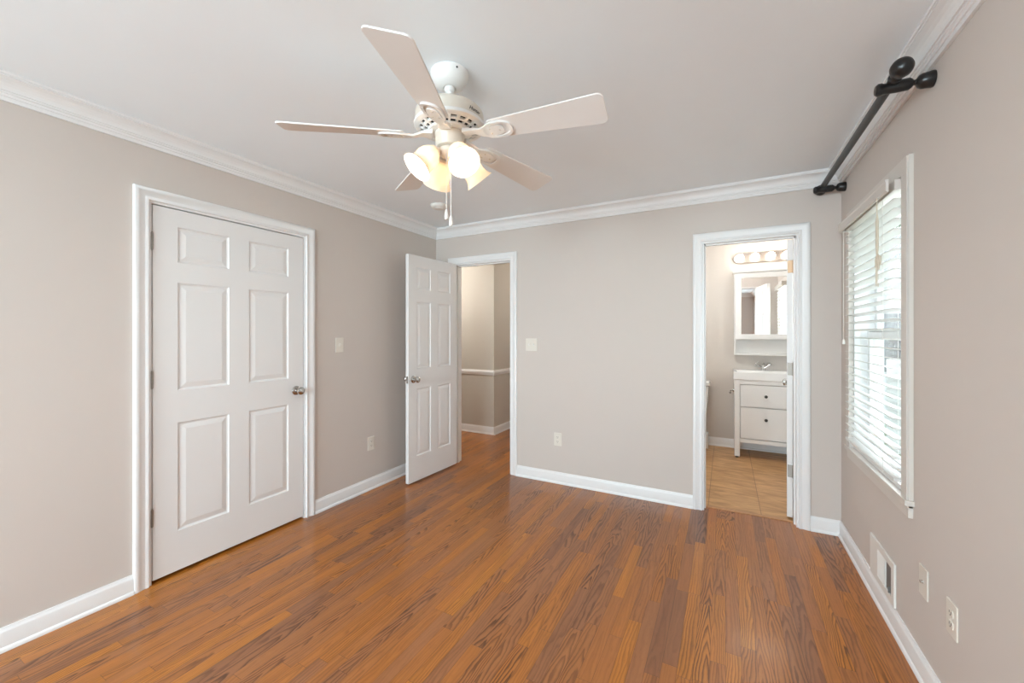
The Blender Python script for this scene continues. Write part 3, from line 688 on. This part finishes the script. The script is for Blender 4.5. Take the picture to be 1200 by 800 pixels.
# ------------------------------------------------------------------ small wall fittings
def wall_T(kind, pos):        # local x = along wall (to the right when facing it), y = up, z = out of wall
    if kind == 'left': return Matrix(((0, 0, 1, XL), (1, 0, 0, pos[0]), (0, 1, 0, pos[1]), (0, 0, 0, 1)))
    if kind == 'back': return Matrix(((1, 0, 0, pos[0]), (0, 0, -1, YB), (0, 1, 0, pos[1]), (0, 0, 0, 1)))
    return Matrix(((0, 0, -1, XR), (-1, 0, 0, pos[0]), (0, 1, 0, pos[1]), (0, 0, 0, 1)))
def plate(T, w_, h_, root, m_='plate'):
    b = MB(); poly = rounded([(-w_/2, -h_/2), (w_/2, -h_/2), (w_/2, h_/2), (-w_/2, h_/2)], 0.004, 3)
    b.extrude(poly, 0.0055, T @ T_((0, 0, 0.0003))); return b.build('cover_plate', m_, root, bevel=0.002)
def outlet(kind, pos, label):
    T = wall_T(kind, pos); r = thing('wall_outlet', label, 'outlet', T.translation, group='wall outlets'); plate(T, 0.072, 0.117, r)
    for dy in (-0.0195, 0.0195):
        b = MB(); b.extrude([(x, y+dy) for x, y in rounded([(-0.017, -0.0135), (0.017, -0.0135), (0.017, 0.0135), (-0.017, 0.0135)], 0.009, 4)], 0.0025, T @ T_((0, 0, 0.0056))); rc = b.build('receptacle', 'plate', r)
        for sx in (-0.0062, 0.0062): MB().cbox((sx, dy+0.003, 0.0083), (0.0022, 0.008, 0.0006), T).build('slot', 'slot', rc)
        MB().lathe([(0.0024, 0.0080), (0.0024, 0.0086)], T @ T_((0, dy-0.0065, 0)), 10).build('slot', 'slot', rc)
    b = MB(); b.ball((0, 0, 0.006), 0.003, T, 10, (1, 1, 0.5)); b.build('screw', 'plate', r, smooth=True)
def switch(kind, pos, n, label):
    T = wall_T(kind, pos); r = thing('light_switch', label, 'light switch', T.translation, group='light switches'); plate(T, 0.072+0.046*(n-1), 0.117, r)
    for k in range(n):
        dx = (k-(n-1)/2)*0.046
        b = MB(); b.cbox((dx, 0, 0.0062), (0.010, 0.024, 0.0016), T); b.cbox((dx, 0.003, 0.010), (0.0085, 0.011, 0.012), T @ T_((0, 0, 0)) ); b.build('toggle', 'white', r, bevel=0.001)
    for k in range(n):
        dx = (k-(n-1)/2)*0.046
        for dy in (-0.030, 0.030): MB().ball((dx, dy, 0.006), 0.003, T, 10, (1, 1, 0.5)).build('screw', 'plate', r, smooth=True)
switch('left', (2.190, 1.257), 1, 'single ivory light switch on the left wall beside the closet door')
switch('back', (-1.597, 1.243), 2, 'double ivory light switch on the back wall beside the hallway doorway')
outlet('left', (2.512, 0.396), 'ivory outlet low on the left wall near the open hallway door')
outlet('back', (-1.336, 0.394), 'ivory outlet low on the back wall below the double switch')
outlet('right', (1.906, 0.382), 'ivory outlet low on the right wall nearest the camera')
T = wall_T('right', (2.128, 0.387)); r = thing('cable_plate', 'blank ivory cable plate on the right wall between vent and outlet', 'wall plate', T.translation); plate(T, 0.074, 0.117, r)
b = MB(); b.lathe([(0.0065, 0.0056), (0.0065, 0.008), (0.0048, 0.008), (0.0048, 0.014)], T, 14); b.build('coax_jack', 'nickel', r, smooth=True)
# floor register set in the right wall
T = wall_T('right', (2.592, 0.203)); vt = thing('wall_vent', 'white metal air vent above the baseboard on the right wall', 'vent', T.translation)
def rect(x0, y0, x1, y1): return [(x0, y0), (x1, y0), (x1, y1), (x0, y1)]
b = MB(); b.ringplate(rect(-0.172, -0.098, 0.172, 0.100), rect(-0.050, -0.066, 0.135, 0.066), 0.009, T @ T_((0, 0, 0.0005))); b.build('vent_frame', 'white', vt, bevel=0.003)
b = MB(); b.box((-0.050, -0.066, 0.0005), (0.135, 0.066, 0.0015), T); b.build('duct_shade', 'slot', vt)  # dark sheet painted in for the shade inside the duct
b = MB()
for k in range(9): b.cbox((-0.046+k*0.0108, 0, 0.0055), (0.010, 0.131, 0.0012), T @ T_((-0.046+k*0.0108, 0, 0.0055)) @ R(math.radians(32), 4, 'Y') @ T_((0.046-k*0.0108, 0, -0.0055)))
b.cbox((0.048, 0, 0.0055), (0.006, 0.131, 0.006), T)
b.build('louvers', 'white', vt)
b = MB(); b.box((0.052, -0.065, 0.002), (0.128, 0.065, 0.003), T); b.box((0.105, -0.062, 0.003), (0.110, -0.035, 0.012), T); b.build('damper', mat('vent_damper_grey', (0.22, 0.21, 0.20), 0.5, 0.5), vt)
# smoke detector
b = MB(); b.lathe([(0.066, 2.4395), (0.066, 2.428), (0.063, 2.420), (0.055, 2.412), (0.040, 2.408), (0.038, 2.404), (1e-5, 2.402)], T_((-2.155, 2.732, 0)), 36)
sd = b.build('smoke_detector', 'white', smooth=True); tag(sd, 'round white smoke detector on the ceiling beyond the fan', 'smoke detector')

# ------------------------------------------------------------------ bathroom
VX0, VX1, VY0 = 0.075, 0.677, 4.995
van = thing('bathroom_vanity', 'white two drawer bathroom vanity with ceramic sink through the bathroom doorway', 'vanity', ((VX0+VX1)/2, 5.2, 0))
A, B_ = VX0+0.010, VX1-0.010; YBk = YBATH-0.024
b = MB()
b.box((A, VY0+0.012, 0.17), (A+0.016, YBk, 0.845)); b.box((B_-0.016, VY0+0.012, 0.17), (B_, YBk, 0.845)); b.box((A, VY0+0.03, 0.17), (B_, YBk, 0.186)); b.box((A, YBk-0.01, 0.17), (B_, YBk, 0.845))
b.box((A+0.05, VY0+0.012, 0.800), (B_-0.05, VY0+0.032, 0.845)); b.box((A+0.05, VY0+0.012, 0.172), (B_-0.05, VY0+0.032, 0.212))
b.build('cabinet', 'lacquer', van, bevel=0.0015)
for xx in (A, B_-0.052):
    for yy in (VY0+0.008, YBk-0.05):
        b = MB(); b.box((xx, yy, 0.018), (xx+0.052, yy+0.050, 0.845)); lg = b.build('leg', 'lacquer', van, bevel=0.002)
        b = MB(); b.cyl((xx+0.026, yy+0.025, 0.0), (xx+0.026, yy+0.025, 0.02), 0.016, n=16); b.build('foot', 'slot', lg)
for z0, z1, zk in ((0.560, 0.794, 0.680), (0.218, 0.553, 0.433)):
    b = MB(); b.box((A+0.055, VY0+0.010, z0), (B_-0.055, VY0+0.028, z1)); dr = b.build('drawer', 'lacquer', van, bevel=0.002)
    b = MB(); b.lathe([(0.009, 0), (0.007, 0.010), (0.013, 0.016), (0.016, 0.022), (0.014, 0.028), (1e-5, 0.030)], T_(((VX0+VX1)/2, VY0+0.010, zk)) @ R(PI/2, 4, 'X'), 20); b.build('drawer_knob', 'pewter', dr, smooth=True)
# sink: rim with a basin hollow
def basin():
    b = MB(); x0, x1, y0, y1, z0, z1 = VX0, VX1, VY0, YBATH-0.002, 0.845, 0.932
    i = [(x0+0.03, y0+0.03), (x1-0.03, y0+0.03), (x1-0.03, y1-0.12), (x0+0.03, y1-0.12)]
    j = [(x0+0.07, y0+0.07), (x1-0.07, y0+0.07), (x1-0.07, y1-0.15), (x0+0.07, y1-0.15)]
    o = [(x0, y0), (x1, y0), (x1, y1), (x0, y1)]
    vs = [(*p, z0) for p in o]+[(*p, z1) for p in o]+[(*p, z1-0.004) for p in i]+[(*p, z0+0.01) for p in j]
    fs = [(0, 3, 2, 1)]+[(k, (k+1) % 4, 4+(k+1) % 4, 4+k) for k in range(4)]+[(4+k, 4+(k+1) % 4, 8+(k+1) % 4, 8+k) for k in range(4)]+[(8+k, 8+(k+1) % 4, 12+(k+1) % 4, 12+k) for k in range(4)]+[(12, 13, 14, 15)]
    return b.add(vs, fs)
sink = basin().build('sink', 'ceramic', van, bevel=0.006)
fx, fy, fz = (VX0+VX1)/2, YBATH-0.075, 0.932
b = MB(); b.lathe([(0.024, fz), (0.024, fz+0.006), (0.016, fz+0.012), (0.015, fz+0.035), (0.018, fz+0.05), (0.010, fz+0.062), (1e-5, fz+0.064)], T_((fx, fy, 0)), 20)
b.tube([(fx, fy, fz+0.045), (fx, fy-0.04, fz+0.075), (fx, fy-0.09, fz+0.078), (fx, fy-0.12, fz+0.055)], [0.012, 0.011, 0.010, 0.010], 12)
fc = b.build('faucet', 'chrome', van, smooth=True)
for sg in (-1, 1):
    b = MB(); b.tube([(fx, fy, fz+0.02), (fx+sg*0.035, fy-0.004, fz+0.042), (fx+sg*0.062, fy-0.008, fz+0.066)], [0.012, 0.010, 0.009], 12)
    c = Vector((fx+sg*0.066, fy-0.009, fz+0.070)); ax = Vector((sg*0.7, 0, 0.7)); 
    for a in range(4):
        u = Vector((0, 1, 0)); v = ax.cross(u); d = u*math.cos(a*PI/2+0.5)+v*math.sin(a*PI/2+0.5)
        b.tube([c, c+d*0.026], [0.0055, 0.0042], 8); b.ball(c+d*0.028, 0.0065, n=10)
    b.ball(c, 0.010, n=14); b.build('cross_handle', 'chrome', fc, smooth=True)
# mirror cabinet
mc = thing('mirror_cabinet', 'white mirror cabinet with open shelf hanging above the bathroom sink', 'cabinet', ((VX0+VX1)/2, YBATH, 1.10))
C0, C1, CY = VX0+0.012, VX1-0.010, YBATH-0.145
b = MB(); b.box((C0, CY+0.018, 1.100), (C0+0.018, YBATH-0.002, 2.035)); b.box((C1-0.018, CY+0.018, 1.100), (C1, YBATH-0.002, 2.035)); b.box((C0+0.018, YBATH-0.012, 1.100), (C1-0.018, YBATH-0.002, 2.035)); b.box((C0+0.018, CY+0.018, 1.100), (C1-0.018, YBATH-0.012, 1.118)); b.box((C0+0.018, CY+0.020, 1.275), (C1-0.018, YBATH-0.012, 1.293)); b.box((C0+0.018, CY+0.018, 2.018), (C1-0.018, YBATH-0.012, 2.035))
b.build('cabinet_body', 'lacquer', mc, bevel=0.001)
b = MB(); b.box((C0-0.012, CY-0.006, 2.036), (C1+0.006, YBATH-0.002, 2.060)); b.build('cornice', 'lacquer', mc, bevel=0.004)
b = MB(); T = Matrix(((1, 0, 0, 0), (0, 0, -1, CY+0.017), (0, 1, 0, 0), (0, 0, 0, 1)))
b.ringplate(rect(C0+0.010, 1.283, C1-0.010, 2.026), rect(C0+0.072, 1.338, C1-0.072, 1.975), 0.020, T); dr = b.build('door', 'lacquer', mc, bevel=0.002)
b = MB(); b.box((C0+0.070, CY+0.008, 1.336), (C1-0.070, CY+0.013, 1.977)); b.build('mirror', 'mirror', dr)
# light bar
lb = thing('vanity_light', 'brushed metal vanity light bar with four lit globe bulbs above the mirror', 'light', ((VX0+VX1)/2, YBATH, 2.225))
poly = []
for k in range(13): a = PI/2+PI*k/12; poly.append((VX0+0.060+0.056*math.cos(a), 0.056*math.sin(a)))
for k in range(13): a = -PI/2+PI*k/12; poly.append((VX1-0.060+0.056*math.cos(a), 0.056*math.sin(a)))
b = MB(); b.extrude(poly, 0.028, Matrix(((1, 0, 0, 0), (0, 0, -1, YBATH-0.001), (0, 1, 0, 2.222), (0, 0, 0, 1)))); b.build('backplate', 'brushed', lb, bevel=0.006)
for k in range(4):
    x = (VX0+VX1)/2+(k-1.5)*0.153
    b = MB(); b.cyl((x, YBATH-0.028, 2.222), (x, YBATH-0.044, 2.222), 0.022, 0.017); sk = b.build('socket', 'brushed', lb, smooth=True)
    b = MB(); b.ball((x, YBATH-0.080, 2.222), 0.040); b.build('globe_bulb', 'globe', sk, smooth=True)
# toilet
tx = -0.395
to_ = thing('toilet', 'white toilet partly hidden behind the left side of the bathroom doorway', 'toilet', (tx, 5.1, 0))
def loft(b, secs, n=32):
    vs = []; fs = []
    for cx, cy, ax, ay, z in secs:
        for k in range(n):
            t = 2*PI*k/n; c, s_ = math.cos(t), math.sin(t)
            vs.append((cx+ax*math.copysign(abs(c)**0.8, c), cy+ay*math.copysign(abs(s_)**0.8, s_), z))
    for i in range(len(secs)-1):
        for k in range(n): fs.append((i*n+k, i*n+(k+1) % n, (i+1)*n+(k+1) % n, (i+1)*n+k))
    fs += [tuple(range(n))[::-1], tuple((len(secs)-1)*n+k for k in range(n))]
    return b.add(vs, fs)
b = MB(); loft(b, [(tx, 5.02, 0.12, 0.26, 0.0), (tx, 5.02, 0.115, 0.25, 0.05), (tx, 5.00, 0.105, 0.22, 0.16), (tx, 4.98, 0.13, 0.24, 0.26), (tx, 4.97, 0.175, 0.265, 0.34), (tx, 4.97, 0.185, 0.27, 0.385), (tx, 4.97, 0.180, 0.265, 0.395)])
b.box((tx-0.215, 5.235, 0.0), (tx+0.215, 5.385, 0.165)); b.box((tx-0.11, 5.2, 0.16), (tx+0.11, 5.40, 0.40))
b.build('bowl', 'ceramic', to_, smooth=True)
b = MB(); loft(b, [(tx, 4.97, 0.188, 0.272, 0.396), (tx, 4.97, 0.192, 0.276, 0.405), (tx, 4.97, 0.190, 0.274, 0.425), (tx, 4.97, 0.17, 0.255, 0.435)]); b.build('seat_lid', 'ceramic', to_, smooth=True)
b = MB(); b.add([(tx-0.195, 5.235, 0.40), (tx+0.195, 5.235, 0.40), (tx+0.195, 5.405, 0.40), (tx-0.195, 5.405, 0.40), (tx-0.222, 5.215, 0.735), (tx+0.222, 5.215, 0.735), (tx+0.222, 5.405, 0.735), (tx-0.222, 5.405, 0.735)],
    [(0, 3, 2, 1), (4, 5, 6, 7), (0, 1, 5, 4), (1, 2, 6, 5), (2, 3, 7, 6), (3, 0, 4, 7)]); b.build('tank', 'ceramic', to_, bevel=0.015)
b = MB(); b.box((tx-0.232, 5.205, 0.736), (tx+0.232, 5.408, 0.785)); b.build('tank_lid', 'ceramic', to_, bevel=0.012)
# toilet paper holder on the vanity side
b = MB(); b.cyl((A-0.0005, 5.14, 0.715), (A-0.012, 5.14, 0.715), 0.022, n=20); b.tube([(A-0.010, 5.14, 0.715), (A-0.034, 5.135, 0.708), (A-0.042, 5.12, 0.70)], 0.007, 10); b.tube([(A-0.042, 5.125, 0.70), (A-0.042, 5.02, 0.70)], 0.007, 12); b.ball((A-0.042, 5.02, 0.70), 0.012, n=14)
tag(b.build('paper_holder', 'nickel', smooth=True), 'nickel toilet paper holder on the side of the white vanity', 'paper holder')

# ------------------------------------------------------------------ outside the window
GZ = -0.55
b = MB(); b.box((XR+0.16, -30, GZ-0.2), (40, 30, GZ)); struct(b.build('ground_lawn', 'grass'), 'lawn outside')
def tree(x, y, h, seed, label):
    t = thing('yard_tree', label, 'tree', (x, y, GZ), group='trees in the yard')
    rng = random.Random(seed)
    b = MB(); b.tube([(x, y, GZ), (x+0.05, y, GZ+h*0.3), (x, y+0.1, GZ+h*0.6)], [0.16, 0.12, 0.06], 10); b.build('trunk', 'bark', t, smooth=True)
    b = MB()
    for k in range(900):
        u = Vector((rng.gauss(0, 1), rng.gauss(0, 1), rng.gauss(0, 1))).normalized()*(rng.random()**0.4)
        c = Vector((x, y, GZ+h*0.64))+Vector((u.x*h*0.33, u.y*h*0.33, u.z*h*0.38)); s_ = rng.uniform(0.10, 0.2)
        T = T_(c) @ R(rng.uniform(0, 6.3), 4, 'Z') @ R(rng.uniform(-1.2, 1.2), 4, 'X')
        b.add([(-s_, 0, 0), (0, -s_*0.5, 0.03), (s_, 0, 0), (0, s_*0.5, 0.03)], [(0, 1, 2, 3)], T)
    b.build('foliage', 'leaf', t)
tree(3.4, 18.5, 9.0, 1, 'leafy green tree rising behind the pale house outside the window')
tree(11.5, 19.5, 9.0, 2, 'leafy green tree behind the pale house, farther to the right')
hs = thing('neighbor_house', 'pale sided house with dark windows seen through the blind', 'house', (6, 13.5, GZ))
b = MB(); b.box((1.6, 11, GZ), (10, 15, GZ+3.0)); wlh = b.build('wall', 'siding', hs)
b = MB(); b.add([(1.2, 10.6, GZ+3.0), (10.4, 10.6, GZ+3.0), (10.4, 15.4, GZ+3.0), (1.2, 15.4, GZ+3.0), (1.2, 13, GZ+4.3), (10.4, 13, GZ+4.3)], [(0, 1, 5, 4), (2, 3, 4, 5), (3, 0, 4), (1, 2, 5), (0, 3, 2, 1)]); b.build('roof', 'roof', hs)
for xx in (2.75, 3.55, 4.8, 6.4):
    b = MB(); b.box((xx, 10.93, GZ+1.1), (xx+0.5, 10.99, GZ+2.3)); b.build('window', 'darkpane', hs)
fe = thing('yard_fence', 'pale board fence with dark posts across the lawn outside the window', 'fence', (3.5, 8.2, GZ))
b = MB()
for k in range(20): b.box((1.6+k*0.2, 8.2, GZ+0.05), (1.76+k*0.2, 8.23, GZ+1.5))
b.build('board_panel', 'siding', fe)
for xx in (1.6, 3.0, 4.3, 5.5):
    b = MB(); b.box((xx-0.05, 8.23, GZ), (xx+0.05, 8.33, GZ+1.6)); b.build('post', 'bark', fe)
